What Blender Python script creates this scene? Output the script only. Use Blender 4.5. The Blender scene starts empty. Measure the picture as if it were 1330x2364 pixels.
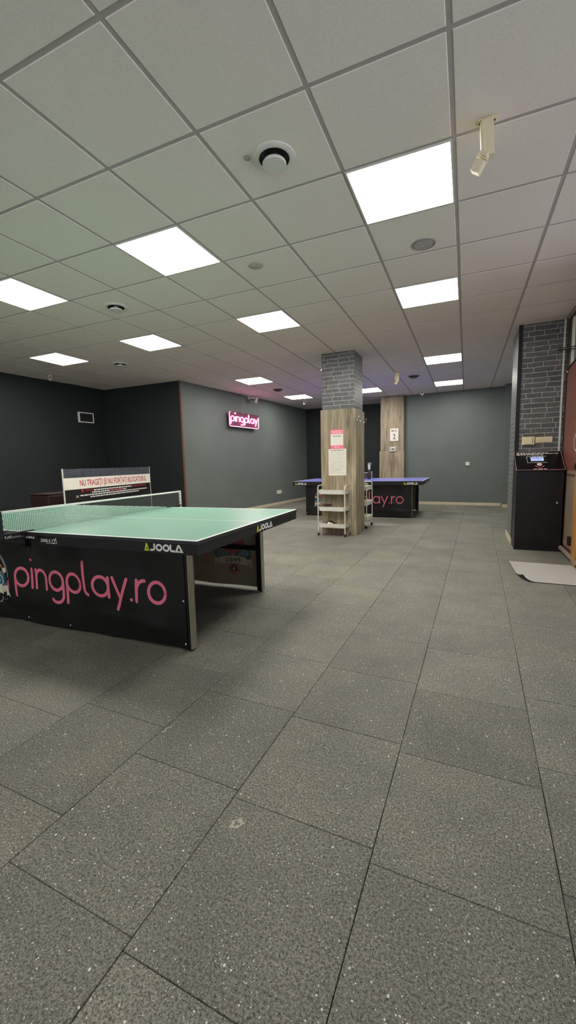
import bpy, math, random
from mathutils import Vector, Matrix
random.seed(7)
sc = bpy.context.scene
COL = sc.collection
PI = math.pi

# ------------------------------------------------------------------ camera
F_PX, PITCH, ROLL, YAW, EYE = 945.4847, -0.118829, -0.0252607, -0.4110629, 1.168
def cam_axes():
    cy, sy = math.cos(YAW), math.sin(YAW)
    f = Vector((sy*math.cos(PITCH), cy*math.cos(PITCH), math.sin(PITCH)))
    r0 = Vector((cy, -sy, 0)); u0 = r0.cross(f)
    r = math.cos(ROLL)*r0 + math.sin(ROLL)*u0
    return r, r.cross(f), f
cd = bpy.data.cameras.new('camera')
cam = bpy.data.objects.new('camera', cd); COL.objects.link(cam)
r_, u_, f_ = cam_axes()
m = Matrix(((r_.x, u_.x, -f_.x, 0), (r_.y, u_.y, -f_.y, 0), (r_.z, u_.z, -f_.z, EYE), (0, 0, 0, 1)))
cam.matrix_world = m
cd.sensor_fit = 'VERTICAL'; cd.sensor_height = 36.0; cd.lens = 36.0*F_PX/2364.0
cd.clip_start = 0.02; cd.clip_end = 200
sc.camera = cam

# ------------------------------------------------------------------ exposure, world, lamp levels
sc.view_settings.view_transform = 'Standard'
sc.view_settings.look = 'None'
sc.view_settings.gamma = 1.0
sc.view_settings.use_curve_mapping = False
sc.view_settings.exposure = 0.0
PANEL_W = 26.0          # radiance of the LED ceiling panels
NEON_W = 12.0
WORLD_UP, WORLD_DOWN = 0.5, 2.6  # below-horizon half is made brighter as added fill for the ceiling
sc.cycles.max_bounces = 8
sc.cycles.diffuse_bounces = 5
sc.cycles.caustics_reflective = False
sc.cycles.caustics_refractive = False
sc.cycles.sample_clamp_indirect = 6.0

w = bpy.data.worlds.new('daylight with added ground fill'); sc.world = w; w.use_nodes = True
nt = w.node_tree; nt.nodes.clear()
wo = nt.nodes.new('ShaderNodeOutputWorld'); bg = nt.nodes.new('ShaderNodeBackground')
tc = nt.nodes.new('ShaderNodeTexCoord'); sx = nt.nodes.new('ShaderNodeSeparateXYZ')
rp = nt.nodes.new('ShaderNodeValToRGB')
rp.color_ramp.elements[0].position = 0.45; rp.color_ramp.elements[0].color = (WORLD_DOWN*.92, WORLD_DOWN*.89, WORLD_DOWN, 1)
rp.color_ramp.elements[1].position = 0.55; rp.color_ramp.elements[1].color = (WORLD_UP*.9, WORLD_UP*.95, WORLD_UP*1.05, 1)
ma = nt.nodes.new('ShaderNodeMath'); ma.operation = 'MULTIPLY_ADD'; ma.inputs[1].default_value = .5; ma.inputs[2].default_value = .5
nt.links.new(tc.outputs['Generated'], sx.inputs[0]); nt.links.new(sx.outputs['Z'], ma.inputs[0])
nt.links.new(ma.outputs[0], rp.inputs[0]); nt.links.new(rp.outputs[0], bg.inputs[0]); nt.links.new(bg.outputs[0], wo.inputs[0])

# ------------------------------------------------------------------ materials
MATS = {}
def s2l(c):
    return tuple((x/255/12.92 if x/255 <= .04045 else ((x/255+.055)/1.055)**2.4) for x in c)
class NT:
    def __init__(s, name):
        s.m = bpy.data.materials.new(name); s.m.use_nodes = True
        s.t = s.m.node_tree; s.b = s.t.nodes['Principled BSDF']; s.out = s.t.nodes['Material Output']
    def n(s, typ, **kw):
        nd = s.t.nodes.new(typ)
        for k, v in kw.items():
            if k in nd.inputs.keys(): nd.inputs[k].default_value = v
            else: setattr(nd, k, v)
        return nd
    def l(s, a, b): s.t.links.new(a, b)
    def math(s, op, a, b=None, c=None):
        nd = s.t.nodes.new('ShaderNodeMath'); nd.operation = op
        for i, v in enumerate((a, b, c)):
            if v is None: continue
            if isinstance(v, (int, float)): nd.inputs[i].default_value = v
            else: s.l(v, nd.inputs[i])
        return nd.outputs[0]
    def mix(s, fac, a, b, typ='MIX'):
        nd = s.t.nodes.new('ShaderNodeMix'); nd.data_type = 'RGBA'; nd.blend_type = typ
        for i, v in ((0, fac), (6, a), (7, b)):
            if isinstance(v, (int, float)): nd.inputs[i].default_value = v
            elif isinstance(v, tuple): nd.inputs[i].default_value = (*v[:3], 1)
            else: s.l(v, nd.inputs[i])
        return nd.outputs[2]
    def ramp(s, fac, p0, p1):
        nd = s.t.nodes.new('ShaderNodeMapRange'); s.l(fac, nd.inputs[0])
        nd.inputs[1].default_value = p0; nd.inputs[2].default_value = p1
        return nd.outputs[0]
    def coord(s, scale=(1, 1, 1), out='Object'):
        tcn = s.t.nodes.new('ShaderNodeTexCoord'); mp = s.t.nodes.new('ShaderNodeMapping')
        mp.inputs['Scale'].default_value = scale; s.l(tcn.outputs[out], mp.inputs[0]); return mp.outputs[0]
    def bump(s, h, strength, dist):
        nd = s.t.nodes.new('ShaderNodeBump'); nd.inputs['Strength'].default_value = strength
        nd.inputs['Distance'].default_value = dist; s.l(h, nd.inputs['Height']); s.l(nd.outputs[0], s.b.inputs['Normal'])
def mat(name, rgb, rough=.5, metal=0., spec=.5, noise=0., nscale=30., bump=0., emit=None, es=0., alpha=1., coat=0., trans=0.):
    if name in MATS: return MATS[name]
    k = NT(name); b = k.b; c = s2l(rgb)
    b.inputs['Roughness'].default_value = rough; b.inputs['Metallic'].default_value = metal
    b.inputs['Specular IOR Level'].default_value = spec; b.inputs['Coat Weight'].default_value = coat
    b.inputs['Coat Roughness'].default_value = .15
    nz = k.n('ShaderNodeTexNoise', Scale=nscale, Detail=3.0); k.l(k.coord(), nz.inputs['Vector'])
    f = k.ramp(nz.outputs[0], .3, .7)
    a = max(noise, .03)
    k.l(k.mix(f, tuple(x*(1-a) for x in c), tuple(min(1, x*(1+a)) for x in c)), b.inputs['Base Color'])
    if bump: k.bump(nz.outputs[0], bump, .002)
    if emit:
        b.inputs['Emission Color'].default_value = (*emit, 1); b.inputs['Emission Strength'].default_value = es
    if trans: b.inputs['Transmission Weight'].default_value = trans
    if alpha < 1: b.inputs['Alpha'].default_value = alpha
    MATS[name] = k.m; return k.m

def floor_mat():
    k = NT('speckled rubber'); co = k.coord()
    at = k.n('ShaderNodeAttribute', attribute_name='tint')
    n1 = k.n('ShaderNodeTexNoise', Scale=140.0, Detail=5.0, Roughness=.75); k.l(co, n1.inputs['Vector'])
    n3 = k.n('ShaderNodeTexNoise', Scale=3.2, Detail=3.0); k.l(co, n3.inputs['Vector'])
    n4 = k.n('ShaderNodeTexNoise', Scale=420.0, Detail=2.0); k.l(co, n4.inputs['Vector'])
    base = k.mix(k.ramp(n1.outputs[0], .38, .64), s2l((55, 54, 48)), s2l((148, 146, 132)))
    base = k.mix(k.ramp(n4.outputs[0], .55, .75), base, s2l((186, 184, 168)))
    base = k.mix(1.0, base, at.outputs['Color'], 'MULTIPLY')
    big = k.mix(k.ramp(n3.outputs[0], .25, .7), (.82, .82, .84), (1.12, 1.12, 1.1))
    base = k.mix(1.0, base, big, 'MULTIPLY')
    for sc_, th, rad in ((55.0, .78, .20), (120.0, .74, .26), (210.0, .8, .3)):
        v = k.n('ShaderNodeTexVoronoi', Scale=sc_); k.l(co, v.inputs['Vector'])
        sp = k.n('ShaderNodeSeparateColor'); k.l(v.outputs['Color'], sp.inputs[0])
        on = k.math('MULTIPLY', k.math('GREATER_THAN', sp.outputs[0], th), k.math('LESS_THAN', v.outputs['Distance'], k.math('MULTIPLY', sp.outputs[1], rad)))
        base = k.mix(on, base, s2l((225, 225, 212)))
    k.l(base, k.b.inputs['Base Color'])
    k.b.inputs['Roughness'].default_value = .62; k.b.inputs['Specular IOR Level'].default_value = .45
    k.bump(n1.outputs[0], .7, .003)
    return k.m
def brick_mat():
    k = NT('grey brick wallpaper')
    co = k.n('ShaderNodeTexCoord'); s = k.n('ShaderNodeSeparateXYZ'); k.l(co.outputs['Object'], s.inputs[0])
    c = k.n('ShaderNodeCombineXYZ'); k.l(k.math('ADD', s.outputs[0], s.outputs[1]), c.inputs[0]); k.l(s.outputs[2], c.inputs[1])
    nz = k.n('ShaderNodeTexNoise', Scale=5.0, Detail=4.0); k.l(c.outputs[0], nz.inputs['Vector'])
    vm = k.n('ShaderNodeVectorMath', operation='SUBTRACT'); k.l(nz.outputs['Color'], vm.inputs[0]); vm.inputs[1].default_value = (.5, .5, .5)
    vs = k.n('ShaderNodeVectorMath', operation='MULTIPLY'); k.l(vm.outputs[0], vs.inputs[0]); vs.inputs[1].default_value = (.055, .016, 0)
    va = k.n('ShaderNodeVectorMath', operation='ADD'); k.l(c.outputs[0], va.inputs[0]); k.l(vs.outputs[0], va.inputs[1])
    br = k.n('ShaderNodeTexBrick'); k.l(va.outputs[0], br.inputs['Vector'])
    for kk, vv in (('Scale', 1.0), ('Mortar Size', .0048), ('Mortar Smooth', .4), ('Brick Width', .25), ('Row Height', .064), ('Bias', -.3)):
        br.inputs[kk].default_value = vv
    br.offset = .37; br.squash = .7; br.squash_frequency = 3
    br.inputs['Color1'].default_value = (*s2l((88, 89, 88)), 1); br.inputs['Color2'].default_value = (*s2l((112, 112, 112)), 1)
    br.inputs['Mortar'].default_value = (*s2l((178, 178, 174)), 1)
    n2 = k.n('ShaderNodeTexNoise', Scale=26.0, Detail=5.0); k.l(c.outputs[0], n2.inputs['Vector'])
    col = k.mix(1.0, br.outputs['Color'], k.mix(k.ramp(n2.outputs[0], .3, .7), (.75, .75, .76), (1.18, 1.18, 1.16)), 'MULTIPLY')
    k.l(col, k.b.inputs['Base Color']); k.b.inputs['Roughness'].default_value = .4
    k.bump(n2.outputs[0], .12, .001)
    return k.m
def wood_mat(name, c0, c1, rough=.55):
    k = NT(name)
    a = k.coord((1, 1, .07)); n1 = k.n('ShaderNodeTexNoise', Scale=34.0, Detail=6.0, Roughness=.65, Distortion=.6); k.l(a, n1.inputs['Vector'])
    b = k.coord((1, 1, .14)); n2 = k.n('ShaderNodeTexNoise', Scale=7.0, Detail=3.0, Distortion=1.2); k.l(b, n2.inputs['Vector'])
    f = k.math('ADD', k.math('MULTIPLY', n1.outputs[0], .55), k.math('MULTIPLY', n2.outputs[0], .45))
    k.l(k.mix(k.ramp(f, .36, .64), s2l(c0), s2l(c1)), k.b.inputs['Base Color'])
    k.b.inputs['Roughness'].default_value = rough; k.bump(n1.outputs[0], .15, .001)
    return k.m
def paint_mat(name, rgb, rough=.55):
    k = NT(name); n = k.n('ShaderNodeTexNoise', Scale=1.3, Detail=3.0); k.l(k.coord(), n.inputs['Vector'])
    c = s2l(rgb); k.l(k.mix(k.ramp(n.outputs[0], .3, .7), tuple(x*.93 for x in c), tuple(x*1.07 for x in c)), k.b.inputs['Base Color'])
    n2 = k.n('ShaderNodeTexNoise', Scale=160.0, Detail=2.0); k.l(k.coord(), n2.inputs['Vector'])
    k.bump(n2.outputs[0], .12, .001)
    k.b.inputs['Roughness'].default_value = rough; k.b.inputs['Specular IOR Level'].default_value = .4
    return k.m
def tile_mat():
    k = NT('mineral fibre tile'); co = k.coord()
    n = k.n('ShaderNodeTexNoise', Scale=230.0, Detail=4.0, Roughness=.8); k.l(co, n.inputs['Vector'])
    n2 = k.n('ShaderNodeTexNoise', Scale=.9, Detail=2.0); k.l(co, n2.inputs['Vector'])
    c = k.mix(k.ramp(n.outputs[0], .35, .65), s2l((232, 223, 212)), s2l((252, 244, 234)))
    c = k.mix(1.0, c, k.mix(n2.outputs[0], (.96, .96, .95), (1, 1, 1)), 'MULTIPLY')
    k.l(c, k.b.inputs['Base Color']); k.b.inputs['Roughness'].default_value = .9; k.b.inputs['Specular IOR Level'].default_value = .2
    k.bump(n.outputs[0], .35, .0015)
    return k.m
def emis_mat(name, rgb, st):
    k = NT(name); e = k.n('ShaderNodeEmission'); e.inputs[0].default_value = (*rgb, 1); e.inputs[1].default_value = st
    k.l(e.outputs[0], k.out.inputs[0]); MATS[name] = k.m; return k.m
def pane_mat(name, rgb, fac):
    k = NT(name); t = k.n('ShaderNodeBsdfTransparent'); t.inputs[0].default_value = (*rgb, 1)
    g = k.n('ShaderNodeBsdfGlossy'); g.inputs['Roughness'].default_value = .03
    mx = k.n('ShaderNodeMixShader'); mx.inputs[0].default_value = fac
    k.l(t.outputs[0], mx.inputs[1]); k.l(g.outputs[0], mx.inputs[2]); k.l(mx.outputs[0], k.out.inputs[0]); return k.m

M_FLOOR = floor_mat(); M_BRICK = brick_mat(); M_TILE = tile_mat()
M_WOOD = wood_mat('grey oak laminate', (110, 98, 78), (184, 169, 140))
M_PINE = wood_mat('golden pine', (150, 105, 52), (190, 142, 78), .35)
M_SKIRT = wood_mat('pale wood skirting', (196, 184, 152), (222, 212, 184), .4)
M_WALL = paint_mat('dark grey green paint', (108, 115, 111))
M_WALLD = paint_mat('near black paint', (33, 38, 40))
M_TBAR = mat('grey ceiling grid metal', (180, 173, 168), .6)
M_WHITE = mat('white enamel', (226, 224, 214), .35)
M_CREAM = mat('cream plastic', (232, 220, 184), .35)
M_BLACK = mat('black plastic', (14, 14, 15), .4)
M_BLACKM = mat('black powder coated metal', (20, 20, 21), .45, .2, noise=.1)
M_APRON = mat('black apron', (18, 18, 19), .45, noise=.06)
M_EDGE = mat('dark grey board edge', (44, 46, 47), .4)
M_ALU = mat('brushed aluminium', (168, 160, 142), .38, .55, noise=.08, nscale=12)
M_STEEL = mat('bright steel', (205, 205, 200), .25, .9)
M_GREEN = mat('green table coating', (132, 178, 156), .3, noise=.03, nscale=2, spec=.6)
M_BLUE = mat('blue table coating', (122, 126, 216), .3, noise=.03, nscale=2, spec=.6)
M_LINE = mat('white line paint', (236, 238, 232), .4)
M_PRINT = mat('white print', (238, 238, 232), .5)
M_YEL = mat('lime print', (206, 220, 40), .5)
M_VINYL = mat('black vinyl banner', (8, 12, 12), .36, noise=.15, nscale=6, spec=.55)
M_VBACK = mat('grey brown banner lining', (176, 164, 140), .55, noise=.08, nscale=4)
M_PINK = mat('coral pink print', (255, 128, 158), .4)
M_PINKB = mat('faded pink print', (208, 130, 116), .5)
M_BEIGE = mat('beige cardboard', (206, 176, 140), .7, noise=.05)
M_PAPER = mat('white paper', (238, 234, 220), .6)
M_INK = mat('grey ink', (92, 90, 84), .6)
M_RED = mat('red print', (186, 40, 48), .5)
M_NET = mat('grey net thread', (96, 98, 96), .6)
M_PANEL = emis_mat('LED panel light', (1.0, .965, .90), PANEL_W)
M_NEON = emis_mat('pink neon light', (1.0, .30, .58), NEON_W)
M_LCD = emis_mat('blue screen light', (.55, .62, 1.0), 1.0)
M_PANE = pane_mat('clear window pane', (.92, .94, .95), .08)

# ------------------------------------------------------------------ mesh helpers
class MB:
    def __init__(s): s.v = []; s.f = []; s.mi = []; s.ms = []
    def mslot(s, m):
        if m is None: return 0
        if m not in s.ms: s.ms.append(m)
        return s.ms.index(m)
    def add(s, vs, fs, m=None, T=None):
        o = len(s.v); k = s.mslot(m)
        s.v += [tuple(T @ Vector(p)) if T is not None else tuple(p) for p in vs]
        s.f += [tuple(o+i for i in f) for f in fs]; s.mi += [k]*len(fs); return s
    def box(s, x0, x1, y0, y1, z0, z1, m=None, T=None):
        v = [(x, y, z) for z in (z0, z1) for y in (y0, y1) for x in (x0, x1)]
        return s.add(v, [(0, 2, 3, 1), (4, 5, 7, 6), (0, 1, 5, 4), (2, 6, 7, 3), (0, 4, 6, 2), (1, 3, 7, 5)], m, T)
    def lathe(s, prof, n=32, m=None, T=None):      # prof: (r, z) list round the z axis
        v = []; f = []
        for r, z in prof: v += [(r*math.cos(2*PI*i/n), r*math.sin(2*PI*i/n), z) for i in range(n)]
        for j in range(len(prof)-1):
            for i in range(n): f.append((j*n+i, j*n+(i+1) % n, (j+1)*n+(i+1) % n, (j+1)*n+i))
        return s.add(v, f, m, T)
    def tube(s, pts, r, n=10, m=None, T=None, closed=False):
        pts = [Vector(p) for p in pts]; v = []; f = []; N = len(pts)
        up = None
        for i, p in enumerate(pts):
            if closed: d = pts[(i+1) % N]-pts[i-1]
            else: d = pts[min(i+1, N-1)]-pts[max(i-1, 0)]
            d.normalize()
            if up is None: up = Vector((0, 0, 1)) if abs(d.z) < .9 else Vector((1, 0, 0))
            a = d.cross(up)
            if a.length < 1e-5: a = d.cross(Vector((0, 1, .3)))
            a.normalize(); b = a.cross(d).normalized(); up = b
            v += [tuple(p + r*(math.cos(2*PI*k/n)*a + math.sin(2*PI*k/n)*b)) for k in range(n)]
        for i in range(N if closed else N-1):
            j = (i+1) % N
            for k in range(n): f.append((i*n+k, i*n+(k+1) % n, j*n+(k+1) % n, j*n+k))
        if not closed: f.append(tuple(range(n))[::-1]); f.append(tuple((N-1)*n+k for k in range(n)))
        return s.add(v, f, m, T)
    def prism(s, poly, d0, d1, m=None, T=None):    # polygon in xy, extruded along z
        n = len(poly); v = [(x, y, d0) for x, y in poly]+[(x, y, d1) for x, y in poly]
        f = [tuple(range(n))[::-1], tuple(range(n, 2*n))]+[(i, (i+1) % n, n+(i+1) % n, n+i) for i in range(n)]
        return s.add(v, f, m, T)
    def build(s, name, m=None, parent=None, loc=(0, 0, 0), rz=0, bevel=0, smooth=False, seg=2):
        me = bpy.data.meshes.new(name); me.from_pydata(s.v, [], s.f)
        for mm in (s.ms or [m]): me.materials.append(mm)
        for p, i in zip(me.polygons, s.mi): p.material_index = i if s.ms else 0; p.use_smooth = smooth
        me.validate(); me.update()
        if smooth:
            try: me.set_sharp_from_angle(angle=math.radians(40))
            except Exception: pass
        o = bpy.data.objects.new(name, me); COL.objects.link(o); o.location = loc; o.rotation_euler = (0, 0, rz)
        if parent is not None: o.parent = parent
        if bevel:
            b = o.modifiers.new('bevel', 'BEVEL'); b.width = bevel; b.segments = seg; b.limit_method = 'ANGLE'; b.angle_limit = math.radians(50)
        return o
def tag(o, label=None, cat=None, group=None, kind=None):
    for k, v in (('label', label), ('category', cat), ('group', group), ('kind', kind)):
        if v: o[k] = v
    return o
def empty(name, loc, label, cat, group=None, rz=0):
    o = bpy.data.objects.new(name, None); COL.objects.link(o); o.location = loc; o.rotation_euler = (0, 0, rz); o.empty_display_size = .1
    return tag(o, label, cat, group)
def struct(o, label=None): return tag(o, label, None, None, 'structure')
def copy_tree(o, parent=None):
    c = o.copy(); COL.objects.link(c); c.parent = parent
    for ch in list(o.children): copy_tree(ch, c)
    return c
def boxo(name, b, m, parent=None, bevel=0, **k): return MB().box(*b).build(name, m, parent, bevel=bevel, **k)

# flat print: 2-D shapes mapped onto a surface
def arc(cx, cy, r, a0, a1, n=20, ry=None):
    ry = r if ry is None else ry
    return [(cx+r*math.cos(math.radians(a0+(a1-a0)*i/n)), cy+ry*math.sin(math.radians(a0+(a1-a0)*i/n))) for i in range(n+1)]
def seg(a, b, n=8): return [(a[0]+(b[0]-a[0])*i/n, a[1]+(b[1]-a[1])*i/n) for i in range(n+1)]
class Flat:
    def __init__(s): s.v = []; s.f = []; s.mi = []; s.ms = []; s.lay = []
    def _m(s, m):
        if m not in s.ms: s.ms.append(m)
        return s.ms.index(m)
    def add(s, vs, fs, m, layer=0):
        o = len(s.v); s.v += [(x, y, layer) for x, y in vs]; s.f += [tuple(o+i for i in f) for f in fs]; s.mi += [s._m(m)]*len(fs)
    def stroke(s, pts, w, m, layer=0, cap=True, closed=False):
        n = len(pts); L = []; R = []
        for i in range(n):
            a = pts[(i-1) % n] if (closed or i > 0) else pts[0]; b = pts[(i+1) % n] if (closed or i < n-1) else pts[-1]
            dx, dy = b[0]-a[0], b[1]-a[1]; d = math.hypot(dx, dy) or 1
            L.append((pts[i][0]-dy/d*w/2, pts[i][1]+dx/d*w/2)); R.append((pts[i][0]+dy/d*w/2, pts[i][1]-dx/d*w/2))
        q = n if closed else n-1
        s.add(L+R, [(i, n+i, n+(i+1) % n, (i+1) % n) for i in range(q)], m, layer)
        if cap and not closed:
            for p in (pts[0], pts[-1]): s.disc(p[0], p[1], w/2, m, layer, 14)
    def disc(s, x, y, r, m, layer=0, n=24, ry=None): s.add([(x, y)]+arc(x, y, r, 0, 360, n, ry)[:-1], [(0, 1+i, 1+(i+1) % n) for i in range(n)], m, layer)
    def poly(s, pts, m, layer=0): s.add(pts, [tuple(range(len(pts)))], m, layer)
    def rect(s, x0, x1, y0, y1, m, layer=0, nx=1): 
        for i in range(nx):
            a = x0+(x1-x0)*i/nx; b = x0+(x1-x0)*(i+1)/nx; s.poly([(a, y0), (b, y0), (b, y1), (a, y1)], m, layer)
    def text(s, t, x, y, h, m, layer=0, width=None, align='L', sx=1.0):
        vs, fs = text2d(t)
        xs = [p[0] for p in vs]; ys = [p[1] for p in vs]; x0, x1 = min(xs), max(xs)
        k = h/TEXT_CAP; kx = k*sx if width is None else width/(x1-x0)
        ox = {'L': -x0, 'C': -(x0+x1)/2, 'R': -x1}[align]
        s.add([(x+(p[0]+ox)*kx, y+p[1]*k) for p in vs], fs, m, layer)
    def build(s, name, fn, parent=None, flip=False):
        me = bpy.data.meshes.new(name)
        me.from_pydata([tuple(fn(x, y, l)) for x, y, l in s.v], [], [f[::-1] if flip else f for f in s.f])
        for mm in s.ms: me.materials.append(mm)
        for p, i in zip(me.polygons, s.mi): p.material_index = i
        me.validate(); me.update()
        o = bpy.data.objects.new(name, me); COL.objects.link(o)
        if parent is not None: o.parent = parent
        return o
_tc = {}
def text2d(t):
    if t in _tc: return _tc[t]
    c = bpy.data.curves.new('t', 'FONT'); c.body = t; c.size = 1; c.resolution_u = 3; c.offset = .012
    o = bpy.data.objects.new('t', c); COL.objects.link(o)
    dg = bpy.context.evaluated_depsgraph_get(); me = o.evaluated_get(dg).to_mesh()
    r = ([(v.co.x, v.co.y) for v in me.vertices], [tuple(p.vertices) for p in me.polygons])
    o.evaluated_get(dg).to_mesh_clear(); bpy.data.objects.remove(o); bpy.data.curves.remove(c)
    _tc[t] = r; return r
TEXT_CAP = max(p[1] for p in text2d('H')[0])
def dashes(fl, x0, x1, y, h, m, layer=1, seed=0, lo=.15, hi=.5):
    rr = random.Random(seed); x = x0
    while x < x1:
        l = h*rr.uniform(1.2, 4.5); e = min(x+l, x1); fl.rect(x, e, y-h/2, y+h/2, m, layer); x = e+h*.7

def ping_strokes(txt):
    """centre lines of rounded lower-case letters; x-height 1"""
    out = []; x = 0; g = .24
    for ch in txt:
        if ch == 'p': out += [arc(x+.42, .5, .42, 0, 360, 32), seg((x, .5), (x, -.42))]; w = .84
        elif ch == 'i': out += [seg((x, .05), (x, .92)), [(x-.006, 1.36), (x+.006, 1.36)]]; w = 0
        elif ch == 'n': out += [seg((x, .05), (x, .92)), arc(x+.34, .56, .34, 180, 0, 16, .36)+seg((x+.68, .5), (x+.68, .05))]; w = .68
        elif ch == 'g': out += [arc(x+.42, .5, .42, 0, 360, 32), seg((x+.84, .5), (x+.84, -.12))+arc(x+.46, -.14, .38, 0, -140, 16, .34)]; w = .84
        elif ch == 'l': out += [seg((x, 1.5), (x, .3))+arc(x+.2, .28, .2, 180, 262, 8, .22)]; w = .2
        elif ch == 'a': out += [arc(x+.42, .5, .42, 0, 360, 32), seg((x+.84, .9), (x+.84, .06))]; w = .84
        elif ch == 'y': out += [seg((x, .92), (x+.37, .1)), seg((x+.76, .92), (x+.2, -.42))]; w = .76
        elif ch == '.': out += [[(x-.006, .08), (x+.006, .08)]]; w = 0
        elif ch == 'r': out += [seg((x, .05), (x, .92)), arc(x+.36, .5, .36, 180, 85, 12, .42)]; w = .36
        elif ch == 'o': out += [arc(x+.42, .5, .42, 0, 360, 32)]; w = .84
        out[-1:] = out[-1:]; x += w+g + (.04 if ch in 'i.l' else 0)
    return out, x-g
def joola(fl, x, y, h, yel=True):
    """angular extended capitals with a small triangle mark; height h, returns width"""
    W = .27; m = M_PRINT
    def S(pts, closed=False): fl.stroke([(x+a*h, y+b*h) for a, b in pts], W*h, m, 1, False, closed)
    my = M_YEL if yel else M_PRINT
    fl.poly([(x, y), (x+.85*h, y), (x+.5*h, y+1.05*h), (x+.34*h, y+1.05*h)], my, 1)
    fl.poly([(x+.28*h, y+.22*h), (x+.62*h, y+.22*h), (x+.52*h, y+.5*h)], M_APRON, 2)
    S([(1.0, .135), (1.35, .135), (1.6, .2), (1.68, .4), (1.68, 1.0)])
    for q in (1.95, 3.1):
        S(arc(q+.5, .5, .42, 0, 360, 24, .365)[:-1], True)
    S([(4.3, 1.0), (4.3, .3), (4.36, .16), (4.5, .135), (4.95, .135)])
    fl.poly([(x+a*h, y+b*h) for a, b in ((4.95, 0), (5.45, 1), (5.72, 1), (6.3, 0), (5.98, 0), (5.58, .72), (5.28, 0))], m, 1)
    fl.rect(x+5.2*h, x+6.0*h, y, y+.2*h, m, 1)
    return 6.3*h

# ------------------------------------------------------------------ structure
CZ = 1.6778+EYE          # ceiling underside
GX, GY, TS = -.1027, 1.9393, .6
X0, X1, Y0, Y1 = -8.0, 2.2, -4.2, 13.0
# floor: half-metre rubber tiles with staggered joints
def make_floor():
    me = bpy.data.meshes.new('floor'); v = []; f = []; tint = []
    ang = -.024; ca, sa = math.cos(ang), math.sin(ang)
    known = {0: 1.06, 1: 1.18, -1: 1.107, -2: 1.138, -3: .81}
    g = .0010
    for c in range(-18, 7):
        rr = random.Random(c*13+5); y0 = known.get(c, rr.uniform(0, .5)) % .504
        for r in range(-10, 28):
            xa = -.258+c*.496; ya = y0+r*.504
            t = rr.uniform(.86, 1.08); t2 = rr.uniform(-.012, .012)
            gx = g*rr.uniform(.4, 1.6); gy = g*rr.uniform(.3, 1.5); bz = .0014
            dz = rr.uniform(-.0008, .0)
            q = [(xa+gx, ya+gy), (xa+.496-gx, ya+gy), (xa+.496-gx, ya+.504-gy), (xa+gx, ya+.504-gy)]
            qi = [(xa+gx+bz, ya+gy+bz), (xa+.496-gx-bz, ya+gy+bz), (xa+.496-gx-bz, ya+.504-gy-bz), (xa+gx+bz, ya+.504-gy-bz)]
            o = len(v)
            for (px, py), z in [(p, -.012) for p in q]+[(p, -.002) for p in q]+[(p, dz) for p in qi]:
                v.append((px*ca-py*sa, px*sa+py*ca, z))
            fs = [(o+8, o+9, o+10, o+11)]+[(o+4+i, o+4+(i+1) % 4, o+8+(i+1) % 4, o+8+i) for i in range(4)]+[(o+i, o+(i+1) % 4, o+4+(i+1) % 4, o+4+i) for i in range(4)]
            f += fs; tint += [(t, t, t+t2, 1)]*9
    o = len(v); v += [(-10, -5.5, -.012), (3.5, -5.5, -.012), (3.5, 14.5, -.012), (-10, 14.5, -.012), (-10, -5.5, -.2), (3.5, -5.5, -.2), (3.5, 14.5, -.2), (-10, 14.5, -.2)]
    f += [(o, o+1, o+2, o+3), (o+4, o+7, o+6, o+5), (o, o+4, o+5, o+1), (o+1, o+5, o+6, o+2), (o+2, o+6, o+7, o+3), (o+3, o+7, o+4, o)]; tint += [(.1, .1, .1, 1)]*6
    me.from_pydata(v, [], f); me.materials.append(M_FLOOR)
    a = me.color_attributes.new('tint', 'FLOAT_COLOR', 'CORNER')
    for p in me.polygons:
        for li in p.loop_indices: a.data[li].color = tint[p.index]
    ob = bpy.data.objects.new('floor', me); COL.objects.link(ob); return ob
struct(make_floor(), 'dark speckled rubber tile floor')

LIGHTS = [(-1, 1), (-4, 1), (-7, 1), (-10, 1), (-1, 4), (-4, 4), (-7, 4), (-10, 4), (-1, 9), (-4, 9), (-7, 9), (-1, 13), (-4, 13), (-7, 13), (-4, -5), (-7, -5)]  # last two are unseen panels added behind the camera to light the banner

def make_ceiling():
    b = MB(); b.box(X0-.3, X1+.3, Y0-.3, Y1+.3, CZ+.0035, CZ+.2, M_TBAR)
    for u in range(-14, 4):
        for v in range(-11, 19):
            if (u, v) in LIGHTS: continue
            x = GX+u*TS; y = GY+v*TS; CT = CZ+.0035
            if x < X0-.1 or x+TS > X1+.2 or y < Y0-.1 or y+TS > Y1+.1: continue
            g = .0115; bv = .003
            vs = [(x+g, y+g, CT), (x+TS-g, y+g, CT), (x+TS-g, y+TS-g, CT), (x+g, y+TS-g, CT)]
            vs += [(x+g+bv, y+g+bv, CZ), (x+TS-g-bv, y+g+bv, CZ), (x+TS-g-bv, y+TS-g-bv, CZ), (x+g+bv, y+TS-g-bv, CZ)]
            b.add(vs, [(7, 6, 5, 4)]+[(4+i, 4+(i+1) % 4, (i+1) % 4, i) for i in range(4)], M_TILE)
    return b.build('ceiling')
struct(make_ceiling(), 'suspended ceiling of square mineral tiles in a metal grid')

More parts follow.
